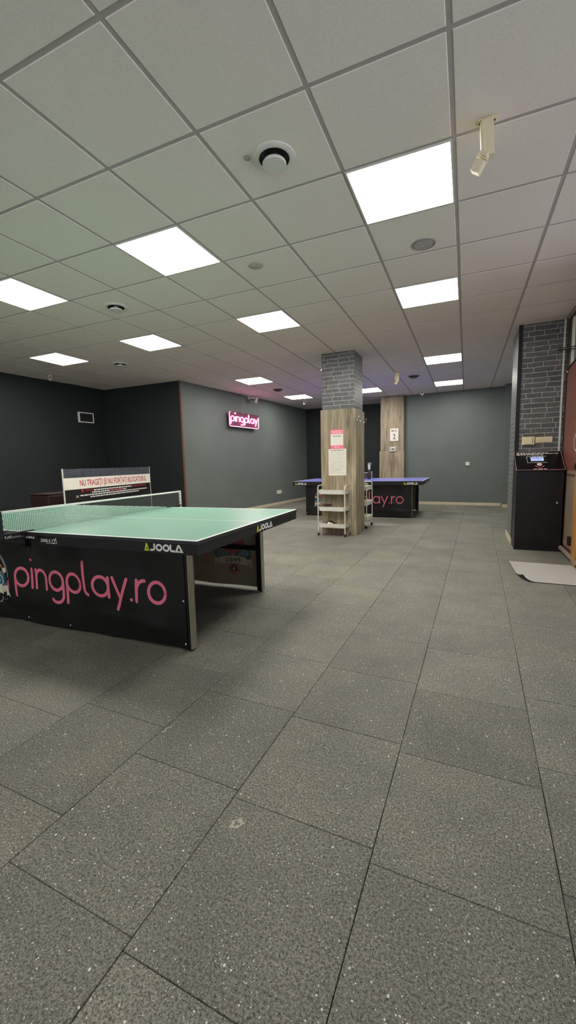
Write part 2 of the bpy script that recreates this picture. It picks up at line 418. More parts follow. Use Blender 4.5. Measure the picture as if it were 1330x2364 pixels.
def wall(name, p, q, z0=0, z1=CZ+.05, th=.12, m=M_WALL, side=1):
    p = Vector(p); q = Vector(q); d = (q-p).normalized(); n = Vector((d.y, -d.x))*side
    pts = [p, q, q+n*th, p+n*th]
    if ((pts[1]-pts[0]).x*(pts[2]-pts[1]).y-(pts[1]-pts[0]).y*(pts[2]-pts[1]).x) < 0: pts = pts[::-1]
    return struct(MB().prism([tuple(a) for a in pts], z0, z1).build(name, m))
LW0, LW1 = (-5.25, 6.834), (-4.72, 12.45)
wall('wall_left', LW0, LW1, side=-1)
wall('wall_alcove', (-7.45, 6.834), (-5.25, 6.834), side=-1, m=M_WALLD)
wall('wall_outer', (-7.9, Y0), (-7.258, 6.95), side=-1, m=M_WALLD)
b = MB(); b.box(-8.1, 1.22, Y0-.12, Y0, 0, .3); b.box(-8.1, 1.22, Y0-.12, Y0, 2.7, CZ+.03)  # unseen rear glazing, added to light the near banner and ceiling
for x in (-8.0, -5.7, -3.4, -1.1, 1.12): b.box(x-.05, x+.05, Y0-.12, Y0, .3, 2.7)
wr = struct(b.build('added_rear_window', M_BLACKM), 'added glazing behind the camera that lets in fill light')
MB().box(-8, 1.1, Y0-.07, Y0-.064, .3, 2.7).build('pane', M_PANE, wr)
wall('wall_recess', (-4.95, 12.45), (-1.9, 12.45), side=-1, m=M_WALLD)
wall('wall_jog', (-2.0, 12.5), (-2.0, 11.36), side=-1)
wall('wall_far', (-2.0, 11.37), (1.6, 11.12), side=-1)
struct(boxo('wall_pilaster', (.80, 1.5, 10.86, 11.3, 0, CZ+.05), M_WALL))
wall('wall_right', (1.10, 11.2), (1.10, 6.95), side=-1)
# skirting boards
def base(name, p, q, h=.07, side=1): 
    p = Vector(p); q = Vector(q); d = (q-p).normalized(); n = Vector((d.y, -d.x))*side
    pts = [p, q, q+n*.014, p+n*.014]
    if ((pts[1]-pts[0]).x*(pts[2]-pts[1]).y-(pts[1]-pts[0]).y*(pts[2]-pts[1]).x) < 0: pts = pts[::-1]
    return struct(MB().prism([tuple(a) for a in pts], 0, h).build(name, M_SKIRT))
base('baseboard_left', (-5.24, 6.9), (-4.725, 12.4), side=1)
base('baseboard_far', (-1.50, 11.335), (.795, 11.176), side=1)
base('baseboard_pilaster', (.80, 10.86), (1.4, 10.86), side=1)
# brown corner bead where the left wall turns
struct(boxo('trim_1', (-5.262, -5.235, 6.822, 6.85, 0, CZ), mat('brown corner bead', (122, 84, 60), .5)))

# brick pilaster right
PX0, PX1, PY0, PY1 = .585, 1.118, 6.245, 6.97
pil = struct(MB().box(PX0, PX1, PY0, PY1, 0, CZ+.02, M_BRICK).build('wall_brick'), 'grey brick papered pilaster on the right')
struct(boxo('trim_2', (PX0-.004, PX0+.042, PY0-.008, PY0+.02, 0, CZ), mat('black edge profile', (8, 8, 9), .4)))
b = MB(); b.box(PX0-.014, PX0, PY0, PY1+.01, 0, .07); b.box(PX0-.014, PX0+.06, PY0-.014, PY0, 0, .07); b.build('baseboard_pillar', M_SKIRT)['kind'] = 'structure'

# central column
CX0, CX1, CY0, CY1, WZ = -2.126, -1.60, 6.34, 6.87, 1.985
struct(MB().box(CX0, CX1, CY0, CY1, 0, CZ+.02, M_BRICK).build('wall_column'), 'square column with grey brick paper above wood cladding')
b = MB()
t = .022
b.box(CX0-t, CX1+.003, CY0-t, CY0-.001, 0, WZ); b.box(CX1+.001, CX1+t, CY0-t, CY1+t, 0, WZ-.01)
b.box(CX0-t, CX0-.001, CY0-.001, CY1+t, 0, WZ); b.box(CX0, CX1, CY1+.001, CY1+t, 0, WZ)
struct(b.build('trim_3', M_WOOD, bevel=.0015), 'grey oak cladding round the central column')
# wood-clad strip by the far wall
b = MB(); b.box(-2.125, -1.525, 11.2, 11.36, 0, CZ-.01); b.box(-2.15, -1.51, 11.185, 11.2, 0, 1.42)
struct(b.build('trim_4', M_WOOD, bevel=.0015), 'grey oak panel between the far walls')

# ---- right hand shop front (partition, banner and transom)
XR = 1.115
M_BEI = mat('beige panel', (148, 130, 114), .35, noise=.06, nscale=3)
M_SILL = mat('brown sill', (82, 62, 48), .45)
b = MB(); b.box(XR, XR+.05, 4.42, PY0+.0, .10, .94, M_BEI); b.box(XR-.012, XR+.05, 4.42, PY0, .94, .962, M_SILL); b.box(XR-.004, XR+.05, 4.42, PY0, .962, 1.02, M_BEI)
b.box(XR, XR+.06, 4.42, PY0, 0, .10, M_SILL)
struct(b.build('wall_partition'), 'beige lower panel of the shop front')
struct(MB().tube([(XR-.028, 4.4, .052), (XR-.028, 6.2, .052)], .026, 12, M_BEI).build('trim_5', smooth=True), 'round beige floor trim')
b = MB(); b.box(XR-.045, XR+.02, 5.06, 5.26, 0, .99)
struct(b.build('door_1', M_PINE, bevel=.006), 'golden pine door frame edge')
M_BACKB = mat('dark backing board', (70, 50, 40), .5)
b = MB(); b.box(XR+.005, XR+.06, 4.42, 6.97, .96, 2.24, M_BACKB)
b.box(XR+.005, XR+.06, 6.03, 6.97, 2.24, CZ+.02, M_SILL); b.box(XR+.005, XR+.06, 4.42, 6.03, 2.79, CZ+.02, M_SILL)
struct(b.build('wall_front'), 'dark frame of the shop front')
b = MB(); b.box(XR, XR+.05, 5.955, 6.029, 2.24, 2.79, M_WHITE); b.box(XR, XR+.05, 4.42, 5.955, 2.24, 2.27, M_WHITE)
for y in (5.50, 4.95): b.box(XR+.01, XR+.04, y-.02, y+.02, 2.27, 2.79, M_WHITE)
wn = struct(b.build('window_1', bevel=.003), 'white framed transom window')
MB().box(XR+.02, XR+.024, 4.42, 5.955, 2.27, 2.79).build('pane', pane_mat('grey tinted pane', (.42, .42, .41), .12), wn)
# shop front beside and behind the camera: framed panes
b = MB(); b.box(1.12, 1.22, Y0, 4.42, 0, .25); b.box(1.12, 1.22, Y0, 4.42, 2.7, CZ+.03)
for y in (-4.15, -2.0, .15, 2.3, 4.36): b.box(1.12, 1.22, y-.04, y+.04, .25, 2.7)
wf = struct(b.build('window_2', M_SILL), 'shop front window beside the camera')
MB().box(1.16, 1.165, Y0, 4.4, .25, 2.7).build('pane', M_PANE, wf)

# ------------------------------------------------------------------ ceiling lights
def light_root(u, v, label):
    r = empty('ceiling_light', (GX+(u+.5)*TS, GY+(v+.5)*TS, CZ), label, 'ceiling light', 'square LED ceiling panels')
    return r
h = .292
fr = MB()
fr.box(-h, h, -h, -h+.010, -.004, .003); fr.box(-h, h, h-.010, h, -.004, .003); fr.box(-h, -h+.010, -h+.010, h-.010, -.004, .003); fr.box(h-.010, h, -h+.010, h-.010, -.004, .003)
df = MB(); df.box(-h+.010, h-.010, -h+.010, h-.010, -.001, .003)
LL = {(-1, 1): 'large lit ceiling panel nearest the hanging cream spotlight', (-4, 1): 'large lit ceiling panel left of the plain round blanking cap',
      (-7, 1): 'lit ceiling panel cut by the left edge of the photo', (-1, 4): 'lit ceiling panel just past the round flush speaker',
      (-4, 4): 'lit ceiling panel in the middle of the ceiling, before the brick column', (-7, 4): 'lit ceiling panel between the two small left air vents',
      (-10, 4): 'lit ceiling panel nearest the dark alcove wall', (-1, 9): 'lit ceiling panel third from the camera in the right-hand row',
      (-4, 9): 'lit ceiling panel mostly hidden behind the brick column', (-7, 9): 'lit ceiling panel over the pink neon sign',
      (-1, 13): 'lit ceiling panel at the far end of the right-hand row', (-4, 13): 'lit ceiling panel just right of the brick column, far back',
      (-7, 13): 'lit ceiling panel in the far left corner beyond the neon sign'}
first = None
for (u, v) in LIGHTS:
    lab = LL.get((u, v), 'unseen lit ceiling panel outside the camera view')
    if first is None:
        first = light_root(u, v, lab); fr.build('frame', M_WHITE, first); df.build('diffuser', M_PANEL, first)
    else:
        c = copy_tree(first); c.location = (GX+(u+.5)*TS, GY+(v+.5)*TS, CZ); c['label'] = lab

# ------------------------------------------------------------------ table tennis tables
def make_table(loc, rz, top_m, label, back_emblem, far_inset):
    T = empty('table_tennis_table', (*loc, 0), label, 'table tennis table', None, rz)
    L, W = 1.37, .7625
    b = MB()
    for s in (-1, 1):
        x0, x1 = (.001, L) if s > 0 else (-L, -.001)
        b.box(x0, x1, -W, W, .738, .7592, M_EDGE)
    o = b.build('tabletop', None, T, bevel=.0015)
    b = MB()
    for s in (-1, 1):
        x0, x1 = (.001, L) if s > 0 else (-L, -.001)
        b.box(x0, x1, -W, W, .7593, .760, top_m)
    b.build('playing_surface', None, T)
    fl = Flat(); lw = .02
    fl.rect(-L, L, -W, -W+lw, M_LINE); fl.rect(-L, L, W-lw, W, M_LINE); fl.rect(-L, -L+lw, -W+lw, W-lw, M_LINE); fl.rect(L-lw, L, -W+lw, W-lw, M_LINE)
    fl.rect(-L+lw, L-lw, -.0055, .0055, M_LINE)
    fl.build('line_marking', lambda x, y, l: (x, y, .7604), T)
    # apron frame under the board
    b = MB(); a0, a1 = .678, .738; q = .004
    for s in (-1, 1):
        xa, xb = (.01, L-q) if s > 0 else (-L+q, -.01)
        b.box(xa, xb, -W+q, -W+.03, a0, a1); b.box(xa, xb, W-.03, W-q, a0, a1)
        e = L-q if s > 0 else -L+q
        b.box(min(e, e-s*.026), max(e, e-s*.026), -W+.03, W-.03, a0, a1)
    ap = b.build('apron', M_APRON, T, bevel=.002)
    for x in (1.005, -1.31):
        fl = Flat(); joola(fl, x, .690, .043)
        fl.build('brand_print', lambda x, z, l: (x, -W+q-.0006*(l+1), z), ap)
    fl = Flat(); joola(fl, -.03, .690, .043)
    fl.build('brand_print', lambda x, z, l: (L-q+.0006*(l+1), x, z), ap)
    for x in (.155, -.27):
        fl = Flat()
        fl.text('2000-S', x, .699, .02, M_PRINT, 1, width=.092)
        fl.rect(x+.05, x+.15, .691, .6935, M_PRINT, 1)
        fl.stroke(arc(x+.118, .707, .012, 0, 360, 16)[:-1], .004, M_PRINT, 1, False, True); fl.stroke(seg((x+.128, .712), (x+.142, .727), 3), .006, M_PRINT, 1)
        fl.stroke(arc(x+.138, .705, .009, -60, 200, 10), .004, M_PRINT, 1)
        fl.build('model_print', lambda x, z, l: (x, -W+q-.0006*(l+1), z), ap)
    # legs
    LX = 1.118; LYS = {-1: -.525, 1: .71}
    legx = {}
    for sx in (1, -1):
        for sy in (-1, 1):
            lx = sx*(LX-(far_inset if sy > 0 else 0)); ly = LYS[sy]; legx[(sx, sy)] = (lx, ly)
            
            lg = MB().box(lx-.022, lx+.022, ly-.03, ly+.03, .012, .70).build('leg', M_BLACKM, T, bevel=.002)
            MB().box(*sorted((lx+sx*.0225, lx+sx*.027)), ly-.03, ly+.03, .014, .678).build('cover_plate', M_ALU, lg, bevel=.001)
            MB().lathe([(.0, 0), (.018, 0), (.018, .008), (.012, .013), (0, .013)], 16, T=Matrix.Translation((lx, ly, 0))).build('foot', M_BLACK, lg)
    for sx in (1, -1):
        (ax, ay), (bx, by) = legx[(sx, -1)], legx[(sx, 1)]
        MB().tube([(ax, ay+.03, .655), (bx, by-.03, .655)], .017, 8).build('crossbar', M_BLACKM, T)
    for sy in (-1, 1):
        y = LYS[sy]-sy*.015
        MB().box(-LX+.1, LX-.1, y-.012, y+.012, .385, .425).build('side_rail', M_BLACKM, T, bevel=.002)
    # undercarriage
    b = MB(); b.box(-.30, .10, -.38, .05, .60, .64); b.box(-.28, -.24, -.36, .03, .3, .60); b.box(.04, .08, -.36, .03, .3, .60)
    b.build('undercarriage', M_BLACKM, T, bevel=.003)
    # side banners
    bw0, bw1, z0, z1 = -LX-.012, LX+.002, .02, .735
    for sy in (-1, 1):
        ysurf = LYS[sy]+sy*.034
        inset = (far_inset if sy > 0 else 0)
        rr = random.Random(3 if sy < 0 else 9)
        ph = [rr.uniform(0, 6) for _ in range(6)]
        def rip(x, z, ph=ph):
            e = 1-min(1, max(0, abs(x)-.95)/.2)
            tt = (z-z0)/(z1-z0)
            d = .005*math.sin(7*x+ph[0]+3*tt)*(1-tt*.5)+.003*math.sin(17*x+ph[1]-5*tt)+.004*math.sin(5*x-9*tt+ph[2])
            d += .010*math.exp(-((z-.13-.03*math.sin(4*x+ph[3]))/.05)**2)*math.sin(3*x+ph[4])
            d += .008*max(0, tt-.55)*math.sin(13*x*(1.2-tt*.3)+ph[5])*2
            return d*e
        def surf(x, z, off=0, sy=sy, ysurf=ysurf, rip=rip): return (x, ysurf+sy*(rip(x*sy, z)+off), z)
        nx, nz = 120, 40; b = MB(); vs = []; fs = []
        sag = lambda x: .010*(1-(x/LX)**2)*.8
        for off in (0, -.0025):
            for j in range(nz+1):
                for i in range(nx+1):
                    x = bw0+inset+(bw1-bw0-2*inset)*i/nx; z = z0+(z1-z0)*j/nz
                    if j == 0: z = z0+sag(x)+.004*math.sin(9*x)
                    vs.append(surf(x, z, off))
        A = (nx+1)*(nz+1); idx = lambda i, j, k=0: k*A+j*(nx+1)+i
        front = []; back = []; rim = []
        for j in range(nz):
            for i in range(nx):
                qf = (idx(i, j), idx(i+1, j), idx(i+1, j+1), idx(i, j+1)); qb = (idx(i, j+1, 1), idx(i+1, j+1, 1), idx(i+1, j, 1), idx(i, j, 1))
                if sy > 0: qf = qf[::-1]; qb = qb[::-1]
                front.append(qf); back.append(qb)
        for i in range(nx): rim += [(idx(i, 0), idx(i, 0, 1), idx(i+1, 0, 1), idx(i+1, 0)), (idx(i, nz), idx(i+1, nz), idx(i+1, nz, 1), idx(i, nz, 1))]
        for j in range(nz): rim += [(idx(0, j), idx(0, j+1), idx(0, j+1, 1), idx(0, j, 1)), (idx(nx, j), idx(nx, j, 1), idx(nx, j+1, 1), idx(nx, j+1))]
        b.mslot(M_VINYL); b.mslot(M_VBACK); b.v = vs; b.f = front+back+rim; b.mi = [0]*len(front)+[1]*len(back)+[0]*len(rim)
        bn = b.build('banner', None, T, smooth=True)
        # print: reading direction is seen from outside (x mirrored on the far side)
        sgn = -sy
        fl = Flat(); st, wd = ping_strokes('pingplay.ro'); k = 1.40/wd; ox = -.43
        for s_ in st: fl.stroke([(ox+px*k, .285+py*k*1.0) for px, py in s_], .0235, M_PINK, 1)
        fl.build('lettering', lambda x, z, l: surf(sgn*x, z, .0012*l), bn, flip=(sy > 0))
        fl = Flat(); emblem(fl, -.72, .36, False)
        fl.build('emblem', lambda x, z, l: surf(sgn*x, z, .0008*(l+1)), bn, flip=(sy > 0))
        if back_emblem and sy > 0:
            fl = Flat(); emblem(fl, -.72, .36, True)
            for s_ in st[:2]: fl.stroke([(ox+px*k, .285+py*k) for px, py in s_], .0235, M_PINKB, 1)
            fl.build('emblem', lambda x, z, l: surf(sgn*x, z, -.0025-.0008*(l+1)), bn)
        for x, z in [(bw0+.014+inset, .05), (bw0+.014+inset, .33), (bw1-.014-inset, .05), (bw1-.014-inset, .33), (-.33, .05), (.12, .05), (-.8, .05)]:
            p = surf(x, z, .001); Tm = Matrix.Translation(p) @ Matrix.Rotation(-sy*PI/2, 4, 'X')
            MB().lathe([(0, -.001), (.007, -.001), (.007, .001), (.004, .004), (0, .005)], 12, T=Tm).build('rivet', M_STEEL, bn, smooth=True)
    # net
    NY = W+.1525; nb = MB(); n_h = 13; r = .0008
    H0, H1 = .766, .900
    for i in range(n_h): z = H0+(H1-H0)*i/(n_h-1); nb.box(-r, r, -NY, NY, z-r, z+r)
    cnt = 150
    for i in range(cnt+1): y = -NY+2*NY*i/cnt; nb.box(-r, r, y-r, y+r, H0, H1)
    net = nb.build('net', M_NET, T); net.location.x = .022
    MB().box(-.0025, .0025, -NY, NY, .898, .9125).build('net_tape', M_PRINT, net, bevel=.001)
    for s in (-1, 1):
        b = MB(); y = s*NY
        b.tube([(0, y, .735), (0, y, .912)], .011, 12)
        for z in (.775, .81, .845, .88): b.tube([(0, y, z), (0, y, z+.012)], .0135, 12)
        po = b.build('net_post', M_BLACK if s < 0 else M_WHITE, T, smooth=True); po.location.x = .022
        b = MB(); b.box(-.012, .012, *sorted((y, s*(W-.06))), .7605, .768); b.box(-.03, .03, *sorted((y-s*.01, s*(W+.004))), .722, .738)
        b.box(-.018, .018, *sorted((s*(W+.03), s*(W-.02))), .66, .675); b.tube([(0, s*(W-.005-.01), .62), (0, s*(W-.005-.01), .675)], .009, 10); b.box(-.014, .014, *sorted((s*(W+.003), s*(W+.022))), .665, .765)
        cl = b.build('clamp', M_BLACK, po, bevel=.002)
        if s < 0:
            f2 = Flat(); joola(f2, .034, .724, .014, False)
            b = MB(); b.box(-.0025, .14, -W-.022, -W-.018, .718, .743)
            b.build('clamp_arm', M_BLACK, po)
            f2 = Flat(); joola(f2, .034, .724, .013, False)
            f2.build('brand_print', lambda x, z, l: (x, -W-.0222-.0005*(l+1), z), po)
    return T

MUTE = {}
def emblem(fl, cx, cy, back):
    def C(name, rgb):
        if back:
            rgb = tuple(int(c*.60+d*.40) for c, d in zip(rgb, (180, 165, 138))); name += ' faded'
        return mat(name, rgb, .5)
    grey = C('emblem grey', (150, 156, 156)); red = C('emblem red', (196, 62, 70)); teal = C('emblem teal', (96, 150, 168)); pale = C('emblem pale blue', (168, 214, 226))
    pink = C('emblem rose', (214, 110, 136)); wh = C('emblem ivory', (240, 236, 214)); tan = C('emblem tan', (198, 146, 98)); dk = C('emblem dark', (20, 22, 26)); navy = C('emblem navy', (30, 62, 84))
    P = lambda pts: [(cx+x, cy+y) for x, y in pts]
    S = lambda pts, w, m, l, c=False: fl.stroke(P(pts), w, m, l, True, c)
    D = lambda x, y, r, m, l, ry=None: fl.disc(cx+x, cy+y, r, m, l, 24, ry)
    S(arc(0, .02, .205, -8, 188, 40), .009, grey, 1)
    S(arc(0, .02, .19, 10, 170, 34), .012, grey, 1)
    D(0, .075, .125, red, 4, .105); D(-.045, .12, .05, pink, 4.4, .035)
    for s in (-1, 1):
        S(arc(s*.115, .055, .036, 0, 300, 20), .016, tan, 4); D(s*.115, .055, .016, dk, 4)
        for rr_, m in ((.088, navy), (.078, teal), (.062, dk), (.053, pale), (.038, navy), (.028, teal)):
            D(s*.108, -.035, rr_, m, 3+(.088-rr_)*20, rr_*.95)
        fl.poly(P([(s*.15, -.1), (s*.215, -.02), (s*.212, -.10), (s*.185, -.15)]), pink, 2)
        D(s*.19, -.095, .008, red, 3)
        D(s*.178, .045, .021, wh, 6); D(s*.12, .165, .017, wh, 5)
        fl.poly(P([(s*.142, -.085), (s*.205, -.07), (s*.2, -.1), (s*.215, -.165), (s*.195, -.15), (s*.175, -.16), (s*.172, -.125), (s*.15, -.13)]), wh, 5)
        S([(s*.172, -.1), (s*.176, -.155)], .004, dk, 6)
        S(arc(s*.075, -.165, .05, 180+20, 350, 12), .01, grey, 2)
        for dx, dy, r, m in ((.11, -.2, .006, pink), (.14, -.19, .005, grey), (.165, -.185, .006, pink), (.095, -.215, .006, pale), (.125, -.225, .004, pink)):
            D(s*dx, dy, r, m, 2)
    for i in range(3): S([(-.02+i*.02, .03), (-.04+i*.02, .055)], .007, wh, 7)
    top = [(x, -.055-.9*x*x+.008) for x in [(-.148+.296*i/16) for i in range(17)]]
    bot = [(x, -.128-.9*x*x) for x in [(.148-.296*i/16) for i in range(17)]]
    o1 = [(x*1.03, y+.006) for x, y in top]+[(x*1.03, y-.006) for x, y in bot]
    for q in range(16):
        fl.poly(P([top[q], top[q+1], bot[15-q], bot[16-q]][::-1]), wh, 8)
    S(top, .004, dk, 9); S(bot, .004, dk, 9)
    fl.text('PING', cx, cy-.113, .042, dk, 9, width=.155, align='C')
    for s in (-1, 1): fl.disc(cx+s*.105, cy-.085, .004, tan, 9)
    D(0, -.185, .058, pink, 3); D(0, -.185, .05, red, 4); D(0, -.18, .032, dk, 5)
    fl.poly(P([(-.012, -.203), (.022, -.18), (-.012, -.158)]), wh, 6)
    D(-.03, -.215, .006, wh, 6); D(.0, -.225, .005, wh, 6); D(.03, -.212, .006, wh, 6)

make_table((-2.7145, 2.526), math.radians(1.5), M_GREEN, 'green table tennis table in the foreground with a black printed side banner', True, .10)
make_table((-2.13, 9.08), 0, M_BLUE, 'blue table tennis table standing far back behind the wood-clad column', False, 0)

# cardboard box under the green table
bx = empty('cardboard_box', (-2.56, 2.90, 0), 'beige box standing under the green table, by its far banner', 'box')
MB().box(-.2, .2, -.22, .24, 0, .50).build('box_body', M_BEIGE, bx, bevel=.003)
for a_, c_ in ((-.205, 0), (.002, .205)): MB().box(a_, c_, -.225, .245, .5005, .504).build('flap', M_BEIGE, bx)

# ------------------------------------------------------------------ sign panel behind the green table
Lp = Vector((-4.70, 3.66)); Rp = Vector((-5.128, 5.69)); d = (Rp-Lp); wdt = d.length; ang = math.atan2(d.y, d.x)
sg = empty('sign_board', (Lp.x, Lp.y, 0), 'standing black board with a white band and red capitals behind the green table', 'sign', None, ang)
# local x runs away from the camera, the printed face looks to local -y
MB().box(0, wdt, 0, .03, .02, 1.163).build('board', mat('black board', (14, 14, 15), .45), sg, bevel=.002)
for a_ in (-.010, wdt): MB().box(a_, a_+.010, -.003, .012, .02, 1.166).build('edge_profile', M_WHITE, sg)
for x in (.2, wdt-.2): MB().box(x-.025, x+.025, -.18, .21, 0, .02).build('foot', M_BLACKM, sg)
fl = Flat()
fl.rect(0, wdt, 1.045, 1.163, mat('slate grey strip', (66, 70, 78), .5, noise=.35, nscale=9), 0)
fl.rect(0, wdt, .892, 1.045, M_PAPER, 0)
fl.text('NU TRAGEȚI ȘI NU FORȚAȚI BLOCATORUL', wdt*.54, .932, .080, M_RED, 1, width=wdt*.80, align='C')
fl.disc(.33, .865, .021, M_RED, 1); fl.text('ATENȚIE', .38, .852, .026, M_RED, 1, width=.16)
rows = [(.56, 1.50, .862), (.52, 1.35, .832), (.28, 1.95, .802), (.48, 1.70, .772)]
for i, (a, c, z) in enumerate(rows): dashes(fl, a, c, z, .016, M_PRINT, 1, i)
dashes(fl, 1.52, 1.92, .862, .016, M_RED, 1, 11); dashes(fl, .92, 1.24, .832, .018, M_RED, 2, 12)
fl.stroke([(.20, .78), (.25, .81)], .006, M_PRINT, 1); fl.stroke([(.20, .81), (.25, .78)], .006, M_PRINT, 1)
fl.build('print', lambda x, z, l: (x, -.0007*(l+1), z), sg)
# dark cabinet behind its left edge
cb = empty('storage_bench', (-5.75, 4.35, 0), 'low dark brown bench behind the left edge of the sign board', 'bench')
MB().box(-.2, .2, -.30, .28, 0, .79).build('bench_body', mat('dark brown leatherette', (46, 32, 28), .5, noise=.1), cb, bevel=.02)
MB().box(-.205, .205, -.305, .285, .7905, .81).build('bench_top', mat('dark brown top', (56, 40, 34), .45), cb, bevel=.01)

# ------------------------------------------------------------------ trolleys
def make_trolley(loc, rz, label):
    T = empty('storage_trolley', (*loc, 0), label, 'trolley', 'white three tier trolleys beside the column', rz)
    w, dd = .215, .125
    for i, z in enumerate((.135, .40, .665)):
        b = MB(); nn = 6; cr = .035; prof = []
        def ring(e, zz):
            pts = []
            for cx, cy, a in ((w-cr, dd-cr, 0), (-w+cr, dd-cr, 90), (-w+cr, -dd+cr, 180), (w-cr, -dd+cr, 270)):
                pts += [(cx+(cr+e)*math.cos(math.radians(a+90*k/nn)), cy+(cr+e)*math.sin(math.radians(a+90*k/nn)), zz) for k in range(nn+1)]
            return pts
        rings = [ring(-.008, z), ring(0, z+.004), ring(.003, z+.065), ring(.007, z+.067), ring(.006, z+.071), ring(-.001, z+.070), ring(-.004, z+.008), ring(-.012, z+.006)]
        n = len(rings[0]); vs = sum(rings, []); fs = [tuple(range(n))[::-1], tuple((len(rings)-1)*n+k for k in range(n))]
        for j in range(len(rings)-1):
            for k in range(n): fs.append((j*n+k, j*n+(k+1) % n, (j+1)*n+(k+1) % n, (j+1)*n+k))
        b.add(vs, fs); b.build('tray', M_WHITE, T, smooth=True)
    for s in (-1, 1):
        x = s*(w+.012); pts = [(x, -dd+.01, .06), (x, -dd+.01, .74)]+[(x, -dd+.045+.035*math.cos(math.radians(a)), .76+.04*math.sin(math.radians(a))) for a in (160, 130, 90)]
        pts += [(x, dd-.045+.035*math.cos(math.radians(a)), .76+.04*math.sin(math.radians(a))) for a in (90, 50, 20)]+[(x, dd-.01, .74), (x, dd-.01, .06)]
        MB().tube(pts, .0085, 10).build('side_frame', M_WHITE, T, smooth=True)
        for y in (-dd+.01, dd-.01):
            c = MB(); c.tube([(x-.009, y+.008, .022), (x+.009, y+.008, .022)], .022, 16); ca = c.build('caster', M_BLACK, T, smooth=True)
            MB().box(x-.012, x+.012, y-.01, y+.01, .043, .062).build('caster_fork', M_ALU, ca, bevel=.002)
    return T
make_trolley((-1.915, 6.235), math.radians(-6), 'white three tier trolley standing in front of the wood-clad column')
make_trolley((-1.675, 7.20), math.radians(90), 'white three tier trolley half hidden behind the wood-clad column')
# things in the front trolley
cl = MB(); n = 14; vs = []; fs = []
for j in range(n+1):
    for i in range(n+1):
        x, y = i/n-.5, j/n-.5; r = math.hypot(x, y)*2
        vs.append((x*.17, y*.13, .055*max(0, 1-r**2)*(1+.35*math.sin(11*x+3)*math.cos(13*y))))
for j in range(n):
    for i in range(n): fs.append((j*(n+1)+i, j*(n+1)+i+1, (j+1)*(n+1)+i+1, (j+1)*(n+1)+i))
cl.add(vs, fs)
o = cl.build('cloth', mat('white cotton', (230, 226, 216), .9), None, (-1.985, 6.22, .1485+.0), smooth=True); o.modifiers.new('s', 'SOLIDIFY').thickness = .004
tag(o, 'crumpled white cloth in the bottom tray of the front trolley', 'cloth')
o = MB().tube([(-.10, 0, 0)]+[(-.10+.18*t, .02*math.sin(3*t), .055*math.sin(PI*t)) for t in [k/10 for k in range(1, 10)]]+[(.09, 0, 0)], .012, 10).build('shoe_strap', M_BLACK, None, (-1.99, 6.28, .16), smooth=True)
o.name = 'strap'; tag(o, 'curved black strap behind the white cloth in the bottom tray', 'strap')
rk = empty('table_tennis_bat', (-2.09, 6.24, .482), 'small dark bat poking over the left rim of the middle tray', 'bat', None, math.radians(200))
b = MB(); b.lathe([(0, 0), (.075, 0), (.078, .004), (.075, .009), (0, .009)], 28, T=Matrix.Translation((-.06, 0, 0))); b.build('blade', mat('dark red rubber', (70, 24, 26), .6), rk)
b = MB(); b.box(.012, .11, -.013, .013, -.006, .014); b.build('handle', wood_mat('bat handle wood', (120, 84, 60), (160, 120, 84)), rk, bevel=.004)

# ------------------------------------------------------------------ papers, plates and devices on walls
yf = CY0-t
def paper(name, label, cat, x0, x1, z0, z1, y, draw, bk=M_PAPER):
    T = empty(name, ((x0+x1)/2, y, (z0+z1)/2), label, cat)
    hw, hh = (x1-x0)/2, (z1-z0)/2
    MB().box(-hw, hw, -.003, -.0004, -hh, hh).build('sheet', bk, T)
    fl = Flat(); draw(fl, hw, hh); fl.build('print', lambda x, z, l: (x, -.0032-.0004*l, z), T)
    return T
def d1(fl, w, h):
    fl.rect(-w, w, h-.065, h, M_PINK, 1); fl.rect(-w, w, -h, -h+.055, M_PINK, 1)
    dashes(fl, -w*.85, w*.8, h-.02, .008, M_PAPER, 2, 1); dashes(fl, -w*.7, w*.8, h-.045, .010, M_PAPER, 2, 2)
    dashes(fl, -w*.6, w*.6, h-.09, .006, M_INK, 1, 3); dashes(fl, -w*.75, w*.7, h-.105, .006, M_INK, 1, 4)
    dashes(fl, -w*.4, w*.4, -h+.03, .010, M_PAPER, 2, 5)
paper('poster', 'white notice with pink top and bottom bands on the column', 'poster', -1.985, -1.778, 1.372, 1.668, yf, d1)
def d2(fl, w, h):
    dashes(fl, -w*.75, w*.75, h-.022, .010, M_INK, 1, 7)
    gr = mat('pale grey ink', (186, 182, 168), .6)
    for i in range(17): dashes(fl, -w*.85, w*(.9 if i % 3 else .5), h-.05-i*.0205, .0045, gr, 1, 20+i)
    fl.stroke(arc(0, -.06, .085, 0, 360, 28, .055)[:-1], .004, gr, 1, False, True)
paper('notice_sheet', 'larger cream sheet of small print below the pink notice', 'notice', -2.022, -1.732, .952, 1.370, yf-.0005, d2)
def d3(fl, w, h):
    fl.text('MASA', 0, h-.085, .05, mat('dark ink', (60, 58, 58), .5), 1, width=.14, align='C')
T = paper('number_sign', 'white plate reading MASA 2 on the far wood panel', 'sign', -1.871, -1.657, 1.676, 2.003, 11.185, d3)
fl = Flat(); fl.text('2', 0, -.1135, .13, mat('brown ink', (104, 62, 66), .5), 1, width=.07, align='C'); fl.build('numeral', lambda x, z, l: (x, -.0036, z), T)
T = empty('thermostat', (-1.79, 11.185, 1.463), 'small white wall controller below the table number plate', 'thermostat')
MB().box(-.10, .10, -.012, 0, -.072, .072).build('mounting_plate', mat('clear grey plastic', (176, 168, 148), .4), T, bevel=.004)
MB().box(-.068, .062, -.034, -.0125, -.054, .054).build('housing', M_WHITE, T, bevel=.012)
MB().box(-.042, .036, -.036, -.0345, -.018, .02).build('display', mat('grey display', (90, 92, 88), .3), T)
